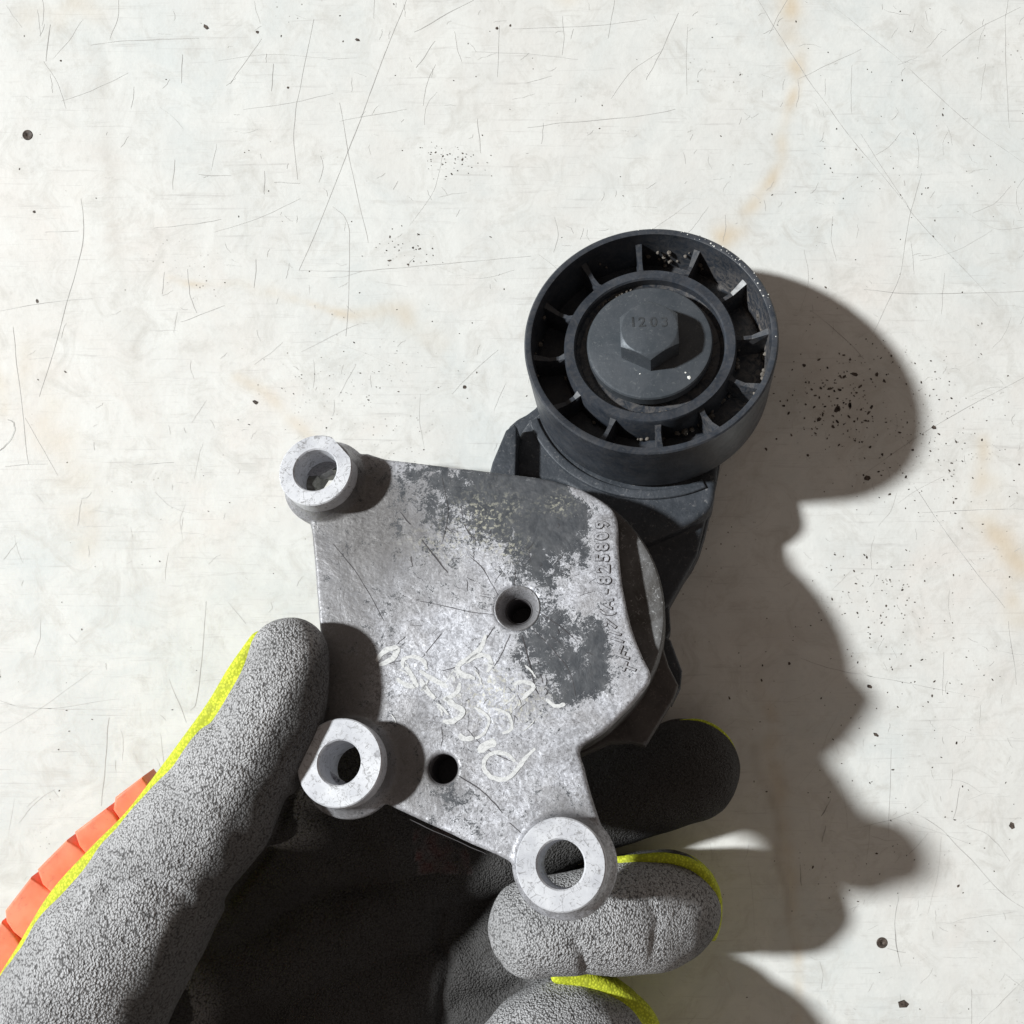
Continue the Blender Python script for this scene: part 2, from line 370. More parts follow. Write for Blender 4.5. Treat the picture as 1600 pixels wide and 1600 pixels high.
def build_scratches(parent):
    V, Fc, T = [], [], []
    def add(pts, wpx, tone, jit=2.0, z=0.00005):
        q = catmull(pts, 7)
        ph = random.random()*100
        P = [S(p[0]+jit*noise.noise((i*0.35, ph, 0)), p[1]+jit*noise.noise((i*0.35, ph, 5)), z) for i, p in enumerate(q)]
        n0 = len(V); ribbon_data(P, wpx*0.5*D/F, V, Fc); T.extend([tone]*(len(V)-n0))
    long_ = [
        ([(635, 0), (590, 115), (540, 245), (467, 423)], 1.3, .55), ([(467, 423), (560, 423), (700, 412), (830, 400)], 1.2, .5),
        ([(490, 30), (470, 130), (459, 200), (465, 280)], 1.1, .35), ([(530, 160), (548, 260), (575, 380)], 1.1, .4),
        ([(520, 323), (542, 345), (546, 400), (540, 525)], 1.2, .5), ([(140, 70), (210, 63), (310, 60)], 1.3, .45),
        ([(78, 38), (71, 95)], 1.6, .55), ([(127, 310), (129, 380), (100, 490), (62, 620)], 1.3, .45), ([(20, 510), (30, 600), (44, 725)], 1.2, .45),
        ([(8, 728), (75, 724)], 1.6, .6), ([(210, 727), (272, 722)], 1.6, .6), ([(70, 363), (122, 361)], 1.3, .5), ([(0, 486), (60, 475), (145, 466)], 1.2, .4),
        ([(310, 273), (362, 275)], 1.5, .5), ([(428, 285), (470, 286)], 1.8, .65), ([(413, 268), (413, 303)], 1.3, .5), ([(285, 85), (283, 130)], 1.3, .5),
        ([(427, 100), (425, 142)], 1.2, .5), ([(272, 250), (270, 295)], 1.2, .5), ([(400, 405), (397, 450)], 1.2, .45), ([(257, 425), (254, 460)], 1.1, .4),
        ([(235, 517), (278, 517)], 1.3, .55), ([(293, 420), (297, 460), (308, 490)], 1.1, .4), ([(282, 503), (350, 478)], 1.1, .4), ([(680, 65), (650, 105)], 1.3, .45),
        ([(240, 357), (300, 350), (345, 343)], 1.3, .45), ([(746, 185), (751, 240)], 1.2, .5), ([(530, 190), (635, 170)], 1.0, .3), ([(647, 50), (740, 0)], 1.5, .5),
        ([(1185, 0), (1230, 75), (1310, 190), (1425, 330)], 1.3, .5), ([(1290, 0), (1400, 90), (1510, 190), (1600, 255)], 1.2, .5), ([(1345, 210), (1410, 310), (1440, 350), (1560, 480)], 1.1, .4),
        ([(1350, 452), (1420, 459), (1500, 458), (1600, 455)], 1.4, .55), ([(825, 200), (900, 190), (990, 183), (1055, 170)], 1.3, .45), ([(1060, 20), (1035, 75), (1010, 125)], 1.2, .45),
        ([(1440, 270), (1420, 340), (1405, 430), (1360, 530)], 1.0, .35), ([(1575, 0), (1570, 60), (1577, 200)], 1.1, .4), ([(1600, 590), (1470, 660), (1350, 740)], 1.2, .45),
        ([(1440, 800), (1530, 796), (1600, 795)], 1.2, .5), ([(1430, 760), (1490, 850), (1570, 950)], 1.2, .45), ([(1575, 970), (1588, 1070)], 1.2, .45),
        ([(1250, 1028), (1300, 1045), (1380, 1060), (1530, 1090)], 1.2, .6), ([(1415, 1270), (1450, 1280), (1500, 1325), (1560, 1390), (1600, 1420)], 1.4, .55),
        ([(1340, 1293), (1410, 1275), (1450, 1250)], 1.0, .35), ([(1403, 1400), (1398, 1440), (1400, 1480), (1407, 1510)], 1.9, .8), ([(1385, 1483), (1415, 1488)], 1.4, .7),
        ([(1510, 1290), (1550, 1310), (1578, 1345)], 1.2, .5), ([(1450, 1302), (1420, 1335)], 1.2, .5), ([(1500, 1230), (1490, 1280)], 1.1, .4), ([(1392, 1170), (1388, 1310)], 1.0, .3),
        ([(1298, 1248), (1284, 1275)], 2.6, .95), ([(1290, 1290), (1284, 1315)], 2.4, .95), ([(1250, 1350), (1252, 1385)], 1.8, .85), ([(1266, 485), (1310, 520), (1350, 560)], 1.3, .6),
        ([(1600, 1530), (1560, 1570), (1530, 1600)], 1.2, .4), ([(1517, 1545), (1518, 1600)], 1.0, .5), ([(1478, 1443), (1530, 1432), (1590, 1425)], 1.2, .4),
        ([(322, 940), (310, 1080), (298, 1110)], 1.5, .45), ([(170, 1120), (165, 1190), (157, 1260)], 1.5, .45), ([(0, 1100), (80, 1107), (190, 1108)], 1.2, .4),
        ([(0, 1095), (60, 1108), (185, 1093)], 1.1, .4), ([(80, 1174), (118, 1174)], 1.1, .4), ([(265, 1060), (290, 1130)], 1.1, .4), ([(355, 940), (385, 975)], 1.0, .35),
        ([(470, 550), (560, 505)], .9, .3), ([(12, 655), (22, 662), (20, 680), (6, 700), (0, 704)], 3.2, .9),
        ([(1010, 30), (930, 40), (800, 45)], 1.0, .35), ([(780, 40), (778, 120)], 1.0, .3), ([(960, 0), (950, 60)], 1.0, .35)]
    for p, w, tn in long_: add(p, w*0.7, tn*0.6)
    for k in range(420):                                   # short scattered scratches
        x, y = random.uniform(-60, 1660), random.uniform(-60, 1660)
        if x > 1000 and random.random() < 0.0: continue
        a = random.choice([random.gauss(PI/2, 0.12), random.gauss(0.05, 0.12), random.uniform(0, PI), random.gauss(-0.8, 0.25)])
        Ln = random.expovariate(1/34)+8; Ln = min(Ln, 190); bend = random.gauss(0, 0.06)*Ln
        c, s = math.cos(a), math.sin(a)
        add([(x, y), (x+c*Ln/2-s*bend, y+s*Ln/2+c*bend), (x+c*Ln, y+s*Ln)], random.uniform(0.3, 0.7), random.uniform(0.0, 0.16), 1.2)
    for k in range(420):                                   # curly fine marks, denser to the right
        x = 1600*random.random()**0.6; y = random.uniform(0, 1600)
        a = random.uniform(0, 2*PI); Ln = random.uniform(4, 20); b = random.gauss(0, .10)*Ln
        c, s = math.cos(a), math.sin(a)
        add([(x, y), (x+c*Ln/2-s*b, y+s*Ln/2+c*b), (x+c*Ln, y+s*Ln)], random.uniform(0.4, 0.8), random.uniform(0.0, 0.25), 0.8)
    o = link('scratch_marks', pydata(V, Fc), M_scr, parent); fattr(o.data, 'tone', T); o['kind'] = 'stuff'
    V, Fc = [], []
    def fleck(x, y, r, ar=1.0, z=0.00010):
        n = random.choice([5, 6, 7]); a0 = random.random()*6.28; b = len(V); ph = random.random()*PI
        for i in range(n):
            a = a0+2*PI*i/n; rr = r*random.uniform(0.6, 1.15)
            u, v = rr*math.cos(a)*ar, rr*math.sin(a)
            V.append(S(x+u*math.cos(ph)-v*math.sin(ph), y+u*math.sin(ph)+v*math.cos(ph), z))
        Fc.append(tuple(range(b, b+n)))
    for (cx, cy, sx, sy, n, rm) in ((1305, 640, 45, 35, 60, 3.2), (1330, 600, 70, 50, 60, 2.2), (1450, 690, 80, 70, 90, 2.0), (700, 250, 28, 14, 40, 1.7), (580, 600, 80, 60, 60, 1.2),
                                    (1370, 955, 60, 50, 60, 1.8), (1400, 250, 120, 90, 50, 1.6), (1300, 1200, 90, 90, 26, 2.0), (640, 390, 30, 16, 22, 1.8), (1480, 1100, 90, 150, 60, 1.8)):
        for k in range(int(n*1.5)): fleck(random.gauss(cx, sx), random.gauss(cy, sy), random.uniform(0.4, 1)*rm*random.choice([0.4, 0.5, 0.7, 0.9]), random.uniform(1, 2.2))
    for k in range(240): fleck(random.uniform(0, 1600), random.uniform(0, 1600), random.uniform(0.35, 1.05), random.uniform(1, 2.6))
    for x, y, r, ar in [(q[0], q[1], q[2]*0.8, q[3]) for q in ((1412, 1569, 9, 1.5), (1581, 1290, 5.5, 1.5), (1355, 747, 5, 1.7), (322, 42, 4, 1.5), (558, 62, 4, 1.5), (402, 50, 3, 1.3), (450, 137, 3, 1), (399, 629, 4, 1.8), (726, 605, 4, 1.2),
                         (1459, 668, 5, 1.3), (1358, 1073, 4, 1.5), (1369, 1148, 4, 2.2), (1497, 1384, 3, 1.3), (53, 331, 3, 1.2), (95, 95, 2, 1), (1308, 640, 6, 1.3), (1280, 655, 5, 1.2),
                         (1335, 585, 4, 2), (1233, 1037, 3, 1.2), (1370, 585, 4, 1.6), (1256, 571, 3.5, 1.4), (58, 470, 3, 1.5), (776, 44, 3, 1.2), (797, 40, 2.5, 1.5))]:
        fleck(x, y, r, ar)
    o = link('paint_chips', pydata(V, Fc), M_chip, parent); o['kind'] = 'stuff'
    # two small pits / screw holes
    for x, y, r in ((43, 211, 6.5), (1378, 1473, 7)):
        c = W(x, y, 0); k = D/F
        me = lathe([(r*k, 0.00012), (r*k*1.12, 0.0002), (r*k*1.25, 0.00005), (r*k*1.25, 0.00001), (0.00001, 0.00001), (0.00001, 0.00004), (r*k*0.8, 0.00004)], 20, (c.x, c.y))
        link('screw_hole', me, M_chip, parent, True)

sheet = build_sheet()
build_scratches(sheet)

# ================================================================== belt tensioner
HC = 0.0453
NRM = Vector((-0.135, 0.315, 0.93)).normalized()
ORG = W(808, 950, HC)
xax = Vector((1, 0, 0)); xax = (xax-NRM*xax.dot(NRM)).normalized(); yax = NRM.cross(xax)
MW = Matrix(((xax.x, yax.x, NRM.x, ORG.x), (xax.y, yax.y, NRM.y, ORG.y), (xax.z, yax.z, NRM.z, ORG.z), (0, 0, 0, 1)))
MI = MW.inverted(); CAMP = Vector((0, 0, D))
def Lc(px, py, z=0.0):                # photo pixel -> tensioner-local xy on the local plane z
    d = Vector(((px-800)/F, (800-py)/F, -1.0))
    o = MI @ CAMP; dl = MI.to_3x3() @ d
    t = (z-o.z)/dl.z; p = o+dl*t
    return (p.x, p.y)
def Lcs(pts, z): return [Lc(x, y, z) for x, y in pts]
def rad(px0, py0, px1, py1, z):
    a = Lc(px0, py0, z); b = Lc(px1, py1, z); return math.hypot(a[0]-b[0], a[1]-b[1])/2

ten = bpy.data.objects.new('belt_tensioner', None); COL.objects.link(ten); ten.matrix_world = MW
ten.empty_display_size = 0.02
ten['label'] = 'worn grey cast drive belt tensioner with black ribbed pulley, held by the gloved hand'; ten['category'] = 'belt tensioner'
def part(name, me, mat, smooth=None, parent=None):
    o = bpy.data.objects.new(name, me); COL.objects.link(o); me.materials.clear(); me.materials.append(mat)
    o.parent = parent or ten
    if smooth is not None: smooth_angle(me, smooth)
    return o
mm = 0.001

# ---- bosses
ZB = 9.0*mm
BOSS = []
for (x0, x1, y0, y1, bx0, bx1, yc, zt, zb) in ((434, 551, 681, 787, 458, 524, 734, ZB, -9*mm), (464, 596, 1121, 1262, 495, 561, 1191, ZB, -7*mm), (804, 948, 1277, 1424, 839, 913, 1350, ZB, -7*mm)):
    c = Lc((x0+x1)/2, (y0+y1)/2, zt)
    R = (rad(x0, yc, x1, yc, zt)+rad((x0+x1)/2, y0, (x0+x1)/2, y1, zt))/2
    r = rad(bx0, yc, bx1, yc, zt)
    BOSS.append((c, R, r, zt, zb))
holes_c = (0.0, 0.0)
c2 = Lc(692, 1201, 0)
plate_px = [(500, 740), (560, 708), (600, 716), (650, 722), (705, 729), (762, 736), (822, 743), (868, 751), (905, 763), (938, 780), (958, 797),
            (965, 818), (966, 850), (969, 888), (974, 925), (981, 960), (990, 992), (1003, 1024), (1017, 1056), (1003, 1080), (975, 1112), (942, 1143), (906, 1168),
            (911, 1195), (919, 1228), (930, 1264), (944, 1305), (952, 1350), (905, 1400), (850, 1390), (812, 1362), (790, 1342), (740, 1320), (680, 1292), (620, 1264), (580, 1245), (530, 1220), (492, 1180),
            (494, 1135), (503, 1090), (505, 1040), (499, 985), (493, 910), (488, 850), (482, 812), (466, 786), (460, 740)]
PL = Lcs(plate_px, 0)
outer = [tuple(p) for p in catmull(PL, 3, True)]
m1 = poly_mesh([outer, circ((0, 0), 5.6*mm, 64), circ(c2, 3.6*mm, 48)]+[circ(b[0], b[1]*0.8, 48) for b in BOSS], -5.0*mm, 0.0, 0.7*mm, 2)
parts_ = [m1]
for c, R, r, zt, zb in BOSS:
    ri = R*0.72
    parts_.append(lathe([(ri, zb+1*mm), (R*0.97, zb+1*mm), (R*0.985, 5.2*mm), (R*1.03, 3*mm), (R*1.12, 1.2*mm), (R*1.24, 0.1*mm), (R*1.24, -2*mm), (R*1.08, -4.4*mm), (R*0.97, -5*mm)][:0] +
                        [(ri, zb+1.2*mm), (R*0.95, zb+1.2*mm), (R*1.0, -4*mm), (R*1.20, -3*mm), (R*1.22, -0.7*mm), (R*1.10, 0.9*mm), (R*1.03, 2.4*mm), (R*0.985, 4.6*mm), (R*0.97, 7.9*mm), (ri, 7.9*mm)], 72, c))
bracket = remesh(parts_, 0.42*mm, 5, 0.5)
co = get_co(bracket)
# casting: gentle unevenness and hammered edge
nz = np.array([noise.fractal((x*130, y*130, z*130), 1.0, 2.0, 3) for x, y, z in co])
nv = np.empty(len(bracket.vertices)*3, np.float32); bracket.vertices.foreach_get('normal', nv); nv = nv.reshape(-1, 3)
co2 = co+nv*(nz[:, None]*0.00012)
bracket.vertices.foreach_set('co', co2.astype(np.float32).ravel()); bracket.update()
# worn paint map, drawn in the photo's own positions on the plate
Rm = np.array(MW.to_3x3()); T0 = np.array(ORG)
wp = co@Rm.T+T0
u = wp[:, 0]/(D-wp[:, 2])*F+800; v = 800-wp[:, 1]/(D-wp[:, 2])*F
jj = np.array([noise.noise((x*0.02, y*0.02, 0)) for x, y in zip(u, v)])*22
def blob(cx, cy, sx, sy, a, ang=0):
    X = (u+jj-cx); Y = (v-jj-cy); c, s = math.cos(ang), math.sin(ang)
    return a*np.exp(-(((X*c+Y*s)/sx)**2+((-X*s+Y*c)/sy)**2))
pt = np.full(len(u), 0.0)
for b in ((845, 800, 100, 62, 1.35, 0.1), (900, 850, 60, 50, 0.55), (750, 765, 110, 42, 0.85), (640, 740, 70, 25, 0.40), (830, 900, 40, 50, 0.75), (875, 960, 42, 60, 0.52, 0.4), (910, 1065, 62, 48, 1.15, -0.3),
          (938, 1000, 28, 30, 0.75), (850, 1010, 60, 60, 0.50), (650, 1295, 70, 20, 0.2), (700, 1250, 50, 30, 0.30), (900, 1250, 40, 40, 0.35), (720, 830, 60, 40, 0.45), (690, 1240, 90, 40, .12), (905, 765, 30, 14, -1.0, .5), (948, 810, 22, 30, -0.7), (915, 930, 34, 46, -0.45),
          (960, 900, 16, 120, -0.7), (1000, 1090, 60, 22, -0.8, -0.75), (930, 1000, 16, 20, 0.5), (920, 1130, 60, 20, -0.7, -.75)):
    pt += blob(*b)
edge = 1-np.clip((co[:, 2]+5.2*mm)/(4.4*mm), 0, 1)
fattr(bracket, 'paint', pt)
gm = np.full(len(u), 0.10)  # plate grime; blobs beside the bosses also paint their shadows darker
for b in ((600, 765, 60, 50, 0.5), (640, 1210, 60, 50, 0.35), (570, 830, 110, 70, 0.45), (560, 960, 70, 160, 0.32), (640, 1180, 100, 70, 0.35), (520, 1080, 70, 110, 0.6), (640, 860, 90, 60, 0.2), (900, 1290, 60, 60, 0.42), (700, 1230, 60, 60, 0.2), (770, 1060, 130, 110, -0.30), (720, 930, 90, 70, -0.25), (980, 1080, 60, 60, -0.3), (540, 780, 50, 50, 0.5), (640, 1000, 60, 40, -.15)):
    gm += blob(*b)
gm += np.clip(edge, 0, 1)*0.35
fattr(bracket, 'grime_shade', gm)
lm = np.zeros(len(u))
for b in ((760, 800, 40, 30, 0.7), (700, 850, 60, 30, 0.4), (790, 860, 30, 20, 0.5), (770, 1080, 60, 30, 0.6), (800, 1110, 50, 20, 0.4), (870, 790, 26, 12, 0.5)): lm += blob(*b)
fattr(bracket, 'lime', np.clip(lm, 0, 1))
part('mounting_plate', bracket, M_cast)

for i, (c, R, r, zt, zb) in enumerate(BOSS):
    ch = 0.35*mm
    prof = [(r+ch, zt), (R-0.30*mm, zt), (R, zt-0.3*mm), (R*1.0, 3*mm), (R*0.98, zb+0.5*mm), (R*0.95, zb), (r+0.5*mm, zb), (r, zb+0.5*mm), (r, zt-ch)]
    me = lathe(prof, 96, c)
    bmx = bmesh.new(); bmx.from_mesh(me)
    if i == 0:                        # one side of the ring is worn flat, as cast
        d = Vector((Lc(545, 690, zt)[0]-c[0], Lc(545, 690, zt)[1]-c[1], 0)).normalized()
        for vv in bmx.verts:
            rel = Vector((vv.co.x-c[0], vv.co.y-c[1], 0)); dd = rel.dot(d)
            if dd > R*0.9: vv.co.x -= d.x*(dd-R*0.9); vv.co.y -= d.y*(dd-R*0.9)
    for f_ in bmx.faces:
        cc = f_.calc_center_median(); rr = math.hypot(cc.x-c[0], cc.y-c[1])
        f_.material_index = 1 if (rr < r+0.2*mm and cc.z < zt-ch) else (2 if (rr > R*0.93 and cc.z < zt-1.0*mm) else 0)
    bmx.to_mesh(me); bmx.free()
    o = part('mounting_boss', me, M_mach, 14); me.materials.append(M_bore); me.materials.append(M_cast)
    fattr(me, 'paint', np.full(len(me.vertices), 0.30)); fattr(me, 'grime_shade', np.full(len(me.vertices), 0.9)); fattr(me, 'lime', np.zeros(len(me.vertices)))  # boss side walls coloured dark to stand for their shade
    if i == 2:                        # added hidden sleeve behind this boss, blocks light passing under it
        sp = lathe([(R*0.93, zb+0.2*mm), (R*0.93, zb-8*mm), (R*0.80, zb-8*mm), (R*0.80, zb+0.2*mm)], 72, c)
        q = part('hidden_light_block', sp, M_cast, 30, o); nq = len(sp.vertices)
        fattr(sp, 'paint', np.full(nq, -0.2)); fattr(sp, 'grime_shade', np.full(nq, 0.5)); fattr(sp, 'lime', np.zeros(nq))
    if i == 0:                        # stepped bushing deep in the bore
        k = 6; rb = r*0.72
        bm = bmesh.new(); ring = []
        for s in range(48):
            a = 2*PI*s/48; hexr = rb*math.cos(PI/k)/math.cos((a % (2*PI/k))-PI/k)
            ring.append([bm.verts.new((c[0]+q*math.cos(a), c[1]+q*math.sin(a), z)) for q, z in ((r*0.995, -1.0*mm), (hexr*1.05, -1.4*mm), (hexr, -8.6*mm), (r*0.995, -8.6*mm))])
        for s in range(48):
            A, B = ring[s], ring[(s+1) % 48]
            for j in range(3): bm.faces.new((A[j], B[j], B[j+1], A[j+1]))
        part('bushing', bm_me(bm), M_bore, 30, o)
# pivot hole with countersink
part('hole_shade', lathe([(3.58*mm, -0.6*mm), (3.9*mm, -0.6*mm), (3.9*mm, -12*mm), (0.01*mm, -12*mm), (0.01*mm, -11.5*mm), (3.5*mm, -11.5*mm)], 48, c2), M_crack_shade, 40)  # added dark tubes, painting the inside of both holes as deep shade
part('hole_shade', lathe([(3.38*mm, -3.6*mm), (3.40*mm, -13.9*mm), (0.01*mm, -13.9*mm), (0.01*mm, -13.5*mm), (3.0*mm, -13.5*mm), (3.2*mm, -3.7*mm)], 48), M_crack_shade, 40)
me = lathe([(5.9*mm, -0.05*mm), (5.65*mm, 0.12*mm), (5.2*mm, -0.2*mm), (4.4*mm, -1.6*mm), (3.55*mm, -3.4*mm), (3.4*mm, -14*mm), (0.01*mm, -14*mm), (0.01*mm, -14.4*mm), (5.9*mm, -14.4*mm)], 64)
o = part('pivot_hole', me, M_cast, 40)
fattr(me, 'paint', np.full(len(me.vertices), -0.2)); fattr(me, 'grime_shade', np.full(len(me.vertices), 0.42)); fattr(me, 'lime', np.zeros(len(me.vertices)))

# ---- hairline marks and marker writing on the plate
def plate_ribbons(name, strokes, mat, z, seed=3):
    V, Fc = [], []
    random.seed(seed)
    for pts, w in strokes:
        q = catmull(pts, 6); n = len(q); ph = random.random()*50
        P = []
        for i, p in enumerate(q):
            a = Lc(p[0]+1.1*noise.noise((i*0.5, ph, 0)), p[1]+1.1*noise.noise((i*0.5, ph, 7)), z); P.append((a[0], a[1], z))
        k = 0.5*w*(D-HC)/F*(1.15 if name == 'marker_writing' else 1)
        ws = [k*(0.85+0.35*noise.noise((i*0.35, ph, 2)))*min(1, 0.55+2.2*min(i, n-1-i)/n*1.5) for i in range(n)]
        ribbon_data(P, ws, V, Fc)
    return part(name, pydata(V, Fc), mat)
def hz(pts): return [(560+x/4.706, 980+y/4.706) for x, y in pts]
wr = [(hz([(935, 55), (900, 150), (820, 220), (730, 290), (770, 350), (860, 375)]), 8), (hz([(790, 265), (870, 210), (950, 215), (975, 270), (950, 330)]), 7), (hz([(130, 250), (200, 170), (280, 160), (250, 230), (150, 280)]), 9),
      (hz([(330, 300), (330, 240), (400, 215), (480, 250), (500, 310)]), 6), (hz([(345, 290), (400, 370), (430, 440)]), 8), (hz([(450, 320), (540, 380), (660, 440)]), 7), (hz([(455, 380), (500, 460), (560, 525)]), 7),
      (hz([(745, 410), (730, 470), (680, 510), (620, 530)]), 7), (hz([(640, 520), (700, 570), (770, 620), (700, 690), (620, 690)]), 8), (hz([(280, 380), (340, 420), (420, 440)]), 7), (hz([(740, 790), (780, 820), (850, 815)]), 8),
      (hz([(855, 590), (960, 670), (930, 770), (860, 820)]), 5), (hz([(880, 915), (940, 870), (1010, 840)]), 13), (hz([(1000, 600), (1100, 640), (1130, 740), (1060, 780)]), 5),
      (hz([(1150, 990), (1100, 940), (1010, 920), (935, 965), (925, 1040), (985, 1105), (1090, 1115), (1170, 1040), (1230, 960), (1300, 890)]), 6.5), (hz([(1130, 420), (1220, 400), (1290, 440), (1200, 530)]), 6), (hz([(1380, 530), (1450, 580), (1520, 560)]), 6)]
rs = random.Random(5)
for k in range(26):
    x, y = rs.gauss(720, 75), rs.gauss(1090, 50); a = rs.choice([0.75, 0.8, -0.8, 2.2])+rs.gauss(0, .3); l = rs.uniform(8, 26)
    if 610 < x < 830 and 1010 < y < 1200 and math.hypot(x-692, y-1201) > 62: wr.append(([(x, y), (x+l*.5*math.cos(a)+2, y+l*.5*math.sin(a)), (x+l*math.cos(a), y+l*math.sin(a))], rs.uniform(1.5, 4)))
plate_ribbons('marker_writing', wr, M_mark, 0.10*mm)
cr = [([(770, 960), (740, 957), (690, 946), (650, 938)], 1.3), ([(772, 980), (750, 1010), (715, 1040), (690, 1048)], 1.6), ([(797, 992), (785, 1020), (770, 1045)], 1.6), ([(815, 992), (822, 1015), (835, 1070), (842, 1085)], 1.7),
      ([(803, 915), (805, 890)], 1.2), ([(778, 930), (755, 890), (735, 870)], 1.1), ([(625, 800), (650, 830), (675, 865), (700, 895)], 2.2), ([(720, 790), (728, 825), (745, 845)], 1.6), ([(838, 955), (870, 975), (900, 1000)], 1.2),
      ([(833, 985), (860, 1010), (890, 1050), (900, 1090)], 1.3), ([(715, 1212), (745, 1230), (770, 1252), (785, 1270)], 1.8), ([(690, 1165), (692, 1150), (690, 1135)], 1.3), ([(730, 1140), (760, 1170), (800, 1190)], 1.1),
      ([(690, 990), (665, 1020)], 1.4), ([(690, 745), (700, 800), (690, 850)], 0.9), ([(520, 850), (560, 900), (600, 970)], 0.9), ([(795, 1285), (815, 1302)], 1.2), ([(640, 1280), (700, 1308), (760, 1335)], 1.2)]
for k in range(70):
    a = random.uniform(0, 2*PI); r0 = random.uniform(40, 170); x, y = 808+r0*math.cos(a)*1.2, 965+r0*math.sin(a)
    if not (540 < x < 920 and 800 < y < 1180): continue
    ln = random.uniform(5, 22); aa = a+random.gauss(0, .5)
    cr.append(([(x, y), (x+ln/2*math.cos(aa)+random.gauss(0, 1.5), y+ln/2*math.sin(aa)), (x+ln*math.cos(aa), y+ln*math.sin(aa))], random.uniform(.6, 1.1)))
plate_ribbons('hairline_scratch', cr, M_crack_shade, 0.07*mm)['kind'] = 'stuff'
random.seed(11)

# ---- cast lettering
def glyph(ch, size, depth, bev=0.0):
    cu = bpy.data.curves.new('t', 'FONT'); cu.body = ch; cu.size = size; cu.extrude = depth; cu.align_x = 'CENTER'; cu.align_y = 'CENTER'; cu.bevel_depth = bev; cu.resolution_u = 3; cu.offset = 0.00005
    o = bpy.data.objects.new('t', cu); COL.objects.link(o); bpy.context.view_layer.update()
    me = bpy.data.meshes.new_from_object(o.evaluated_get(bpy.context.evaluated_depsgraph_get()))
    bpy.data.objects.remove(o); bpy.data.curves.remove(cu)
    return me
def place_glyph(name, ch, px, py, ang, size, z, mat, depth, bev=0.0, sx=1.0, parent=None):
    me = glyph(ch, size, depth, bev); p = Lc(px, py, z)
    xs = [v_.co.x for v_ in me.vertices]; ys = [v_.co.y for v_ in me.vertices]
    me.transform(Matrix.Translation((p[0], p[1], z)) @ Matrix.Rotation(ang, 4, 'Z') @ Matrix.Diagonal((sx, 1, 1, 1)) @ Matrix.Translation((-(min(xs)+max(xs))/2, -(min(ys)+max(ys))/2 if ch not in '-' else 0, 0)))
    o = part(name, me, mat, 40, parent); nvv = len(me.vertices)
    fattr(me, 'paint', np.full(nvv, -0.05)); fattr(me, 'grime_shade', np.full(nvv, 0.15)); fattr(me, 'lime', np.zeros(nvv))
    return o
seq = [('T', 984, 1044, 68), ('F', 975, 1023, 68), ('-', 969, 1011, 68), ('1', 965, 1000, 68), ('1', 961, 989, 70), ('7', 955, 975, 72), ('(', 949, 958, 76), ('A', 948, 943, 80), ('-', 945, 924, 84),
       ('8', 944, 907, 86), ('2', 942, 889, 87), ('5', 941, 872, 89), ('8', 940, 855, 90), ('0', 940, 838, 91), ('9', 941, 820, 92)]
for ch, x, y, a in seq:
    place_glyph('letter_outline', ch, x, y, math.radians(a), (4.2 if y > 930 else 4.9)*mm, 0.03*mm, M_crack_shade, 0.02*mm, 0.14*mm, 0.96)
    place_glyph('cast_letter', ch, x, y, math.radians(a), (4.1 if y > 930 else 4.7)*mm, 0.02*mm, M_cast, 0.30*mm, 0.06*mm, 0.9)

# ---- spring housing behind the plate
zh = -5.4*mm
Rh = math.hypot(*Lc(1039, 950, zh))
me = lathe([(Rh-7.5*mm, zh-0.4*mm), (Rh-5*mm, zh-1.1*mm), (Rh-1.6*mm, zh), (Rh-0.5*mm, zh-0.15*mm), (Rh, zh-0.8*mm), (Rh+0.2*mm, -17*mm), (Rh-1*mm, -18*mm), (6.2*mm, -18*mm), (6.2*mm, zh-0.4*mm)], 128)
part('spring_housing', me, M_house, 40)

# ---- arm
zA = -18.5*mm
arm_px = [(772, 770), (770, 735), (796, 668), (838, 638), (880, 575), (1010, 520), (1100, 580), (1128, 680), (1118, 764), (1094, 862), (1060, 918), (1046, 948), (1036, 1010), (900, 1100), (780, 1000), (745, 850)]
low = Lcs(arm_px, -26*mm)
me = remesh([poly_mesh([[tuple(p) for p in catmull(low, 3, True)]], -33*mm, -25*mm, 0.6*mm)], 0.6*mm, 2)
arm = part('tensioner_arm', me, M_arm)
sub = []
# pulley seat: raised flange that the roller stands over
PC_px = (1014.5, 526); zR = 6.5*mm
PC = Lc(PC_px[0], PC_px[1], zR)
PR = (rad(813, 526, 1216, 526, zR)+rad(1015, 352, 1015, 701, zR))/2
seat = [(792, 742), (803, 700), (822, 662), (850, 640), (900, 600), (1015, 560), (1100, 620), (1121, 700), (1118, 765), (1106, 800), (1045, 835), (985, 850), (950, 800), (900, 768), (868, 752)]
sl = Lcs(seat, zA)
bmf = poly_mesh([[tuple(p) for p in catmull(sl, 3, True)]], -30*mm, zA, 1.2*mm, 3)
seatm = remesh([bmf, poly_mesh([Lcs([(1000, 800), (1112, 775), (1090, 865), (1048, 940), (1030, 960), (1000, 900)], -23*mm)], -32*mm, -23*mm, 0.8*mm)], 0.5*mm, 4)
part('pulley_seat', seatm, M_arm, None, arm)
# collar concentric with the pulley, and the stop fin left of it
a0, a1 = math.radians(198), math.radians(292)
ringp = circ(PC, PR+3.6*mm, 30, a0, a1)+circ(PC, PR+0.8*mm, 30, a0, a1)[::-1]
part('collar', poly_mesh([ringp], -27*mm, -17.6*mm, 0.5*mm), M_arm, 40, arm)
fin = Lcs([(762, 750), (769, 722), (790, 672), (803, 662), (808, 668), (806, 748)], -12*mm)
part('stop_fin', poly_mesh([fin], -30*mm, -12*mm, 0.7*mm, 3), M_arm, 40, arm)
slotf = Lcs([(800, 668), (832, 640), (860, 700), (872, 760), (800, 760)], -27*mm)
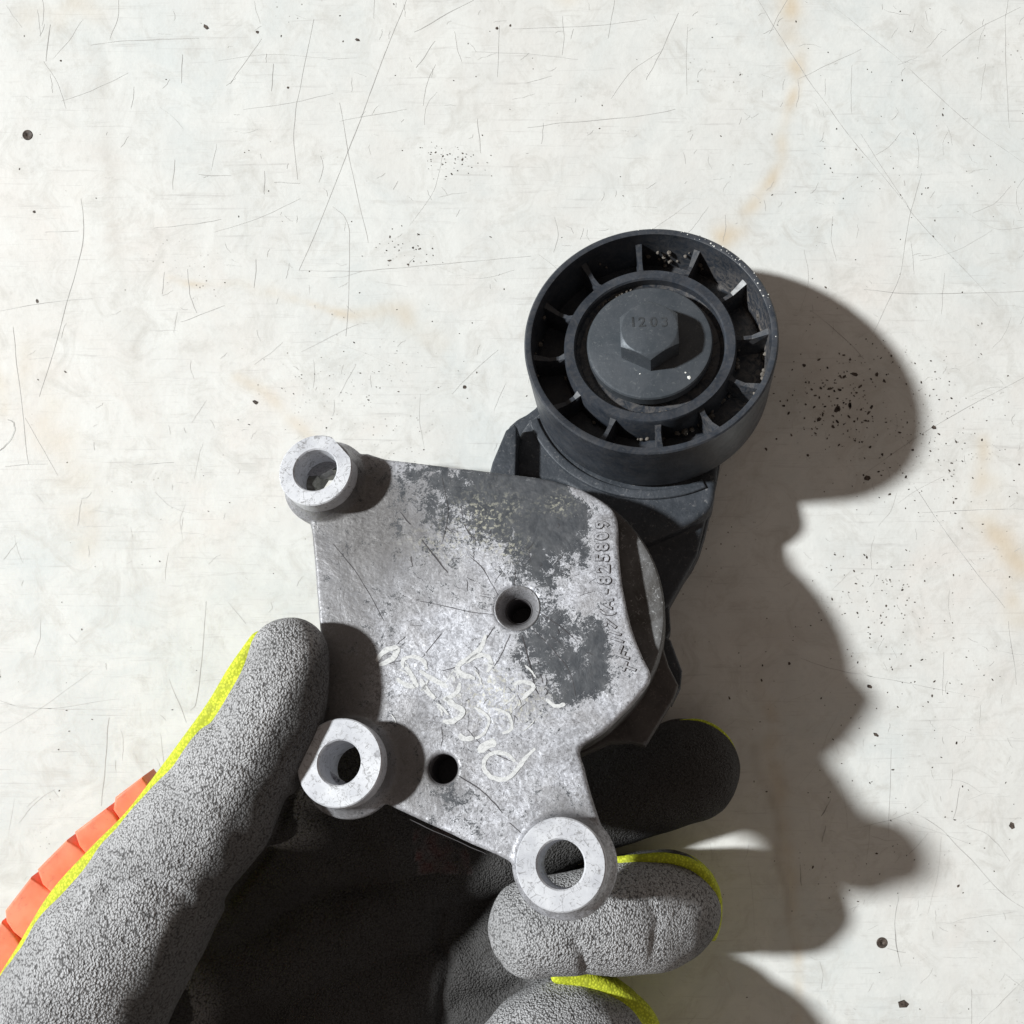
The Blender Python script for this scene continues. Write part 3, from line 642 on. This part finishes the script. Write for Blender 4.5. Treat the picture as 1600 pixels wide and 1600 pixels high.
# stop lug low on the right
lug = Lcs([(1020, 1000), (1036, 1010), (1045, 1040), (1060, 1070), (1052, 1092), (1008, 1164), (985, 1158), (950, 1160), (905, 1180), (880, 1150), (940, 1090)], -14*mm)
part('stop_lug', poly_mesh([lug], -22*mm, -14*mm, 0.9*mm, 3), m_dark('lug_iron', (0.055, 0.05, 0.05), (0.10, 0.092, 0.09), 0.5, (0.25, 0.22, 0.21), 0.8), 40)
lug2 = Lcs([(1030, 985), (1048, 1000), (1066, 1048), (1064, 1072), (1050, 1100), (1000, 1060)], -23*mm)
part('stop_lug', poly_mesh([lug2], -30*mm, -23*mm, 0.8*mm, 2), M_arm, 40)

# ---- pulley (its own frame = tensioner frame, centred on PC)
zb = zR-24*mm
rw = 1.9*mm
Rro = rad(877, 535, 1147, 535, 2.5*mm); Rri = rad(896, 535, 1130, 535, 2.5*mm)
def cz(x, y, z): return Lc(x, y, z)
prof = [(PR-rw, zR-0.15*mm), (PR-rw+0.3*mm, zR), (PR-0.5*mm, zR), (PR-0.1*mm, zR-0.4*mm), (PR, zR-1.2*mm), (PR, zb+0.8*mm), (PR-0.8*mm, zb), (8*mm, zb), (8*mm, zb+1.5*mm),
        (Rri-0.4*mm, zb+8*mm), (Rri, 1.9*mm), (Rri+0.4*mm, 2.4*mm), (Rro-0.4*mm, 2.4*mm), (Rro, 1.8*mm), (Rro+0.5*mm, -8.5*mm), (PR-rw-0.7*mm, -8.5*mm)]
me = lathe(prof, 144, PC)
co = get_co(me)
aa = np.arctan2(co[:, 1]-PC[1], co[:, 0]-PC[0]); rr = np.hypot(co[:, 0]-PC[0], co[:, 1]-PC[1])
fattr(me, 'dust', np.clip(np.exp(-((aa+0.05)/1.0)**2)*(rr > Rro+2*mm)*(rr < PR-rw+0.2*mm)*(co[:, 2] < zR-.2*mm)*0.9+0.10, 0, 1))
pul = part('pulley', me, M_plas, 35)
# webs
for k in range(12):
    a = math.radians(3+30*k); r0, r1 = Rro-0.4*mm, PR-rw+0.4*mm
    t_ = 0.55*mm; bm = bmesh.new()
    prof2 = [(r0, -8.8*mm), (r1, -8.8*mm), (r1, 2.5*mm), ((r0+r1)/2, -0.2*mm), (r0+2*mm, -0.1*mm), (r0, 1.1*mm)]
    L1 = []; L2 = []
    for q, (r_, z_) in enumerate(prof2):
        tt = t_*(1.7 if r_ in (r0, r1) else 1.0)
        for sgn, LL in ((1, L1), (-1, L2)):
            LL.append(bm.verts.new((PC[0]+r_*math.cos(a)-sgn*tt*math.sin(a), PC[1]+r_*math.sin(a)+sgn*tt*math.cos(a), z_)))
    bm.faces.new(L1); bm.faces.new(L2[::-1])
    for q in range(len(prof2)): bm.faces.new((L1[q], L1[(q+1) % 6], L2[(q+1) % 6], L2[q]))
    mew = bm_me(bm); fattr(mew, 'dust', np.full(len(mew.vertices), 0.25 if k in (0, 1, 2, 11, 10, 9) else 0.12))
    part('pulley_web', mew, M_plas, None, pul)
# dust cap and bolt
zC = 3.7*mm
cC = Lc(1010, 529, zC); Rc = rad(911, 529, 1108, 529, zC)
me = lathe([(0.01*mm, zC), (Rc-0.9*mm, zC), (Rc-0.35*mm, zC-0.15*mm), (Rc, zC-0.6*mm), (Rc, zC-3.5*mm), (Rc-1.5*mm, zC-6*mm), (0.01*mm, zC-6*mm)], 96, PC)
part('dust_cap', me, M_steel, 30, pul)
me = lathe([(Rri-0.1*mm, -0.5*mm), (Rri-0.1*mm, -4.5*mm), (Rc-2.5*mm, -4.5*mm), (Rc-2.5*mm, -2.0*mm), (Rri-1.1*mm, -1.7*mm)], 96, PC)
fattr(me, 'dust', np.full(len(me.vertices), 0.35)); part('bearing_seal', me, M_plas, 30, pul)
zT = 11.1*mm
hc = Lc(1008, 511, zT); af = rad(963, 511, 1054, 511, zT)   # half across flats
def hexbolt():
    bm = bmesh.new(); rc = af/math.cos(PI/6); V = []
    N = 72
    for s in range(N):
        a = 2*PI*s/N; b = ((a-0.0) % (PI/3))-PI/6          # flats facing +-x, corners up / down
        rh = af/math.cos(b); ac = a
        drop = (rh-af)*0.75
        V.append([bm.verts.new((PC[0]+r_*math.cos(ac-PI/6+0.0), PC[1]+r_*math.sin(ac-PI/6), z_)) for r_, z_ in ((0.05*mm, zT), (af*0.94, zT), (min(rh, af*0.985+0.0), zT-0.12*mm), (rh, zT-0.25*mm-drop), (rh, zC-0.3*mm))])
    for s in range(N):
        A, B = V[s], V[(s+1) % N]
        for j in range(4): bm.faces.new((A[j], B[j], B[j+1], A[j+1]))
    return bm_me(bm)
bolt = part('pulley_bolt', hexbolt(), M_steel, 28, pul)
mt = m_dark('stamped_digit_steel', (0.025, 0.028, 0.031), (0.06, 0.065, 0.072), 0.5, (0.12, 0.12, 0.12), 0.3)
for ch, x in (('1', 989), ('2', 1003), ('0', 1021), ('3', 1038)):
    place_glyph('stamped_digit', ch, x, 503, math.radians(1), 4.0*mm, zT+0.01*mm, mt, 0.09*mm, 0.02*mm, 1.0, bolt)
# small white flecks and grit
def grit(name, pts, z, mat, parent):
    bm = bmesh.new()
    for x, y, r in pts:
        c = Lc(x, y, z); R_ = r*0.5*(D-HC)/F
        g = bmesh.ops.create_icosphere(bm, subdivisions=1, radius=R_)
        for vv in g['verts']: vv.co = Vector((vv.co.x*random.uniform(.8, 1.4), vv.co.y*random.uniform(.8, 1.3), vv.co.z*0.5))+Vector((c[0], c[1], z))
    o = part(name, bm_me(bm), mat, None, parent); o['kind'] = 'stuff'; return o
grit('paint_fleck', [(1077, 590, 6.5), (1071, 582, 3), (1000, 584, 2.5)], zC+0.05*mm, M_spk, pul)
rimf = []
for k in range(38):
    a = math.radians(random.gauss(38, 22)); r_ = PR-random.uniform(0.1, 1.8)*mm
    rimf.append((a, r_, random.choice([1.2, 1.5, 2.2, 3.2])))
bm = bmesh.new()
for a, r_, s_ in rimf:
    g = bmesh.ops.create_icosphere(bm, subdivisions=1, radius=s_*0.5*D/F*0.85)
    for vv in g['verts']: vv.co = Vector((vv.co.x, vv.co.y, vv.co.z*0.4))+Vector((PC[0]+r_*math.cos(a), PC[1]+r_*math.sin(a), zR+0.01*mm))
o = part('rim_chip', bm_me(bm), M_spk, None, pul); o['kind'] = 'stuff'
# dried clumps of dirt between the webs
mud = m_dark('dried_mud', (0.09, 0.08, 0.07), (0.19, 0.17, 0.15), 0.8, (0.34, 0.31, 0.26), 0.9, 0.0)
bm = bmesh.new()
for k in range(150):
    a = math.radians(random.choice([random.gauss(-10, 32), random.gauss(78, 9), random.gauss(-80, 18), random.uniform(0, 360)])); r_ = random.choice([PR-rw-random.uniform(0, 1.0)*mm, Rro+random.uniform(0.2, 1.2)*mm]); s_ = random.uniform(0.25, 0.8)*mm
    g = bmesh.ops.create_icosphere(bm, subdivisions=2, radius=s_); zz = random.uniform(-8, 0.5 if r_ > PR-rw-1.1*mm else -5.5)*mm; sd = random.random()*99
    for vv in g['verts']:
        vv.co *= 1+0.5*noise.noise(vv.co*2500+Vector((sd, 0, 0)))
        vv.co = vv.co+Vector((PC[0]+r_*math.cos(a), PC[1]+r_*math.sin(a), zz))
for k in range(46):
    a = math.radians(random.choice([random.gauss(-95, 16), random.gauss(118, 8)])); r_ = Rri-0.7*mm+random.uniform(-.4, .3)*mm
    g = bmesh.ops.create_icosphere(bm, subdivisions=2, radius=random.uniform(0.2, 0.5)*mm); sd = random.random()*99
    for vv in g['verts']:
        vv.co *= 1+0.5*noise.noise(vv.co*2500+Vector((sd, 0, 0))); vv.co = vv.co+Vector((PC[0]+r_*math.cos(a), PC[1]+r_*math.sin(a), -0.9*mm))
o = part('dirt_clump', bm_me(bm), mud, 60, pul); o['kind'] = 'stuff'

# ================================================================== gloved hand
hand = bpy.data.objects.new('gloved_hand', None); COL.objects.link(hand); hand.location = W(300, 1560, 0.03)
hand.empty_display_size = 0.02
hand['label'] = 'left hand in a grey coated work glove with yellow knit back, gripping the tensioner'; hand['category'] = 'gloved hand'
bpy.context.view_layer.update()
HO = hand.location.copy()
class Blob:
    """collects overlapping balls; one numpy template, so it is quick"""
    def __init__(s): s.V = []; s.F = []; s.n = 0
    def mesh(s):
        V = np.vstack(s.V); me = bpy.data.meshes.new('b'); me.from_pydata(V.tolist(), [], s.F); me.update(); return me
_t = bmesh.new(); bmesh.ops.create_icosphere(_t, subdivisions=3, radius=1.0); _t.verts.ensure_lookup_table()
TV = np.array([v_.co[:] for v_ in _t.verts]); TF = [tuple(v_.index for v_ in f_.verts) for f_ in _t.faces]; _t.free()
def ball(B, c, r, sz=1.0):
    B.V.append(TV*np.array((r, r, r*sz))+np.array(c)); B.F += [(a+B.n, b+B.n, d+B.n) for a, b, d in TF]; B.n += len(TV)
def chain(bm, pts, n=9, sz=1.0):
    """pts: (px, py, height mm, radius px[, z-squash])"""
    q = catmull([(*W(p[0], p[1], p[2]*mm), p[3]*(D-p[2]*mm)/F, p[4] if len(p) > 4 else sz) for p in pts], n)
    for p in q: ball(bm, Vector(p[:3])-HO, max(p[3], 0.0004), p[4])
THUMB = [(446, 1030, 49, 62), (436, 1087, 52, 75), (404, 1162, 54, 86), (350, 1248, 56, 96), (285, 1335, 57, 104), (225, 1420, 59, 116), (160, 1520, 60, 130), (95, 1640, 58, 146), (30, 1780, 56, 166)]
INDEX = [(560, 1430, 12, 60), (760, 1330, 12, 68), (950, 1248, 13, 75), (1040, 1213, 13.5, 78), (1073, 1202, 14, 79)]
MIDDLE = [(620, 1540, 12, 68), (800, 1470, 14, 76), (960, 1425, 16, 80), (1020, 1418, 17, 84), (1046, 1413, 23, 82), (1015, 1423, 29, 85), (960, 1434, 33, 82), (915, 1440, 36, 77), (870, 1447, 37, 76), (835, 1451, 37, 73)]
RING = [(600, 1720, 14, 80), (860, 1740, 17, 95), (925, 1700, 24, 100), (903, 1652, 30, 122), (868, 1660, 36, 118), (800, 1700, 38, 98)]
bm = Blob()
chain(bm, THUMB); chain(bm, INDEX, 12); chain(bm, MIDDLE, 12); chain(bm, RING, 10)
# palm: broad cupped slab with thenar web
for pts in ([(330, 1420, 16, 80, .8), (430, 1340, 14, 80, .8), (540, 1310, 12, 76, .8), (640, 1320, 12, 75, .8)], [(240, 1560, 20, 110, .7), (400, 1500, 12, 110, .6), (560, 1450, 11, 100, .6), (680, 1420, 11, 85, .7)],
            [(200, 1720, 22, 140, .7), (380, 1640, 12, 130, .5), (560, 1560, 11, 110, .6), (720, 1500, 12, 85, .8)], [(740, 1560, 13, 68), (830, 1570, 15, 72), (890, 1580, 15, 68)], [(300, 1800, 16, 150, .5), (520, 1720, 12, 130, .5), (680, 1640, 12, 100, .7)],
            [(370, 1290, 30, 56), (430, 1275, 24, 50), (500, 1290, 18, 56)], [(420, 1190, 30, 60), (480, 1160, 20, 60), (540, 1160, 16, 62), (600, 1230, 13, 66)], [(400, 1260, 22, 66), (480, 1220, 17, 70), (560, 1230, 14, 70), (620, 1290, 12, 70)], [(60, 1850, 30, 180, .8), (300, 1950, 18, 190, .5), (600, 1850, 16, 150, .5)]):
    chain(bm, pts, 7)
coat = remesh([bm.mesh()], 0.8*mm, 10, 0.6)
co = get_co(coat)
nv = np.empty(len(coat.vertices)*3, np.float32); coat.vertices.foreach_get('normal', nv); nv = nv.reshape(-1, 3)
wpos = co+np.array(HO)
# soft folds in the glove: stretched noise, deeper around the joints
nn = np.array([noise.noise((x*45, y*45, z*45)) for x, y, z in wpos])*0.0013+np.array([noise.noise((x*120+y*60, y*40-x*30, z*80)) for x, y, z in wpos])*0.00065
pu = wpos[:, 0]/(D-wpos[:, 2])*F+800; pv = 800-wpos[:, 1]/(D-wpos[:, 2])*F
def groove(pts, w, depth, hmin=0.0, hmax=1.0):
    d = np.full(len(pu), 1e9)
    for i in range(len(pts)-1):
        a = np.array(pts[i], float); c = np.array(pts[i+1], float); ab = c-a
        tt = np.clip(((pu-a[0])*ab[0]+(pv-a[1])*ab[1])/(ab@ab), 0, 1)
        d = np.minimum(d, np.hypot(pu-a[0]-tt*ab[0], pv-a[1]-tt*ab[1]))
    return -depth*np.exp(-(d/w)**2)*(wpos[:, 2] > hmin)*(wpos[:, 2] < hmax)
nn += groove([(900, 1475), (912, 1492), (916, 1515)], 8, 0.0009, 0.025)
nn += groove([(785, 1500), (772, 1470), (775, 1440)], 6, 0.0007, 0.033)
nn += groove([(330, 1130), (360, 1110), (400, 1105)], 10, 0.0007, 0.045)
nn += groove([(395, 1205), (350, 1180), (300, 1190)], 8, 0.0008, 0.05)+groove([(290, 1400), (220, 1370), (170, 1390)], 9, 0.0009, 0.05)+groove([(1010, 1390), (1030, 1440), (1020, 1490)], 9, 0.0006, 0.03)
nn += groove([(690, 1430), (680, 1470), (700, 1500), (690, 1560), (690, 1640)], 7, 0.0016)
nn += groove([(360, 1410), (420, 1330), (455, 1250)], 8, 0.0012)
coat.vertices.foreach_set('co', (co+nv*nn[:, None]).astype(np.float32).ravel()); coat.update()
soil_shade = 0.20*np.array([max(0, noise.noise((x*30, y*30, z*30+4))) for x, y, z in wpos])
soil_shade += 0.9*np.clip((0.0335-wpos[:, 2])/0.007, 0, 1)*(1-0.75*np.exp(-(((pu-1075)/90)**2+((pv-1425)/90)**2)))       # greasy palm and finger roots, their shade also painted into the colour
soil_shade += 0.72*np.clip((((pu-(444-(pv-1030)*0.60+(pv > 1450)*0))*0.84)-18-(pv-1030)*0.06)/26, 0, 1)*(pu < 520)*(wpos[:, 2] > 0.03)*(pv > 990)  # shade on the thumb's inner side painted in, starting at the terminator
soil_shade += 0.55*np.exp(-(((pu-1105)/40)**2+((pv-1480)/36)**2))
lg = ((np.abs(pu-690-0.2*(pv-1330)) < 42)*(np.abs(pv-1330) < 36)*(wpos[:, 2] < 0.04)).astype(float)
lg *= np.array([0.5+0.9*noise.noise((x*300, y*300, 2)) for x, y, z in wpos]) if lg.any() else 1
fattr(coat, 'logo', np.clip(lg, 0, 0.8))
soil_shade += 0.7*(pu > 880)*(pv < 1310)  # plate's shade over the index finger painted into its colour
soil_shade -= 0.5*lg
fattr(coat, 'soil_shade', np.clip(soil_shade, 0, 0.92))
def hpart(name, me, mat):
    o = bpy.data.objects.new(name, me); COL.objects.link(o); me.materials.clear(); me.materials.append(mat); o.parent = hand; return o
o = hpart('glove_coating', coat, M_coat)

bm = Blob()
chain(bm, [(405, 1000, 48, 15), (372, 1052, 49, 18), (338, 1105, 49, 16), (300, 1160, 49, 17), (258, 1222, 47, 20), (212, 1284, 48, 22), (160, 1342, 49, 26), (104, 1410, 49, 30), (60, 1490, 48, 34), (25, 1560, 46, 40), (-20, 1660, 44, 40)], 16)
def shell(pts, dx, dy, dh, k, n=9):
    chain(bm, [(p[0]+dx, p[1]+dy, p[2]+dh, p[3]*k)+tuple(p[4:]) for p in pts], n)
shell(THUMB[1:], -9, 5, -4, 0.88)
shell(INDEX[1:4], 0, 0, -1.5, 0.93); chain(bm, [(1073+74*math.cos(q), 1202-75*math.sin(q), 13, 4+5.5*math.sin((1.75-q)/2.3*PI)) for q in np.linspace(1.70, -0.50, 8)], 8); shell(MIDDLE[1:5], 3, -2, -2.5, 0.97); shell(RING[1:4], 12, -12, -3, 0.95)
chain(bm, [(930, 1350, 29, 8), (985, 1344, 30, 9), (1045, 1341, 30, 9), (1090, 1357, 29, 10), (1115, 1394, 28, 10), (1121, 1434, 26, 8), (1115, 1466, 23, 6)], 14)
chain(bm, [(870, 1526, 34, 11), (920, 1532, 33, 14), (970, 1554, 32, 15), (1008, 1588, 30, 16), (1030, 1640, 26, 16)], 14)
knit = remesh([bm.mesh()], 0.7*mm, 5, 0.5)
co = get_co(knit)
hpart('knit_back', knit, M_knit)

pads = [[(226, 1211), (184, 1243), (181, 1262), (200, 1290), (250, 1240), (234, 1222)], [(170, 1260), (121, 1297), (128, 1318), (150, 1345), (200, 1295), (182, 1268)],
        [(109, 1309), (63, 1355), (71, 1378), (100, 1405), (152, 1340), (128, 1321)], [(53, 1367), (13, 1419), (15, 1436), (26, 1452), (60, 1480), (104, 1400), (74, 1382)],
        [(8, 1435), (-26, 1490), (-24, 1515), (10, 1540), (50, 1490), (28, 1456)], [(-36, 1506), (-60, 1560), (-50, 1590), (0, 1600), (20, 1550), (-14, 1524)]]
for k, pd in enumerate(pads):
    h = (44-k*0.2)*mm
    P = [W(x, y, h) for x, y in pd]
    me = poly_mesh([[(p.x-HO.x, p.y-HO.y) for p in P][::-1]], h-7*mm-HO.z, h+2.0*mm-HO.z, 0.7*mm, 3)
    hpart('guard_pad', me, M_or); smooth_angle(me, 40)
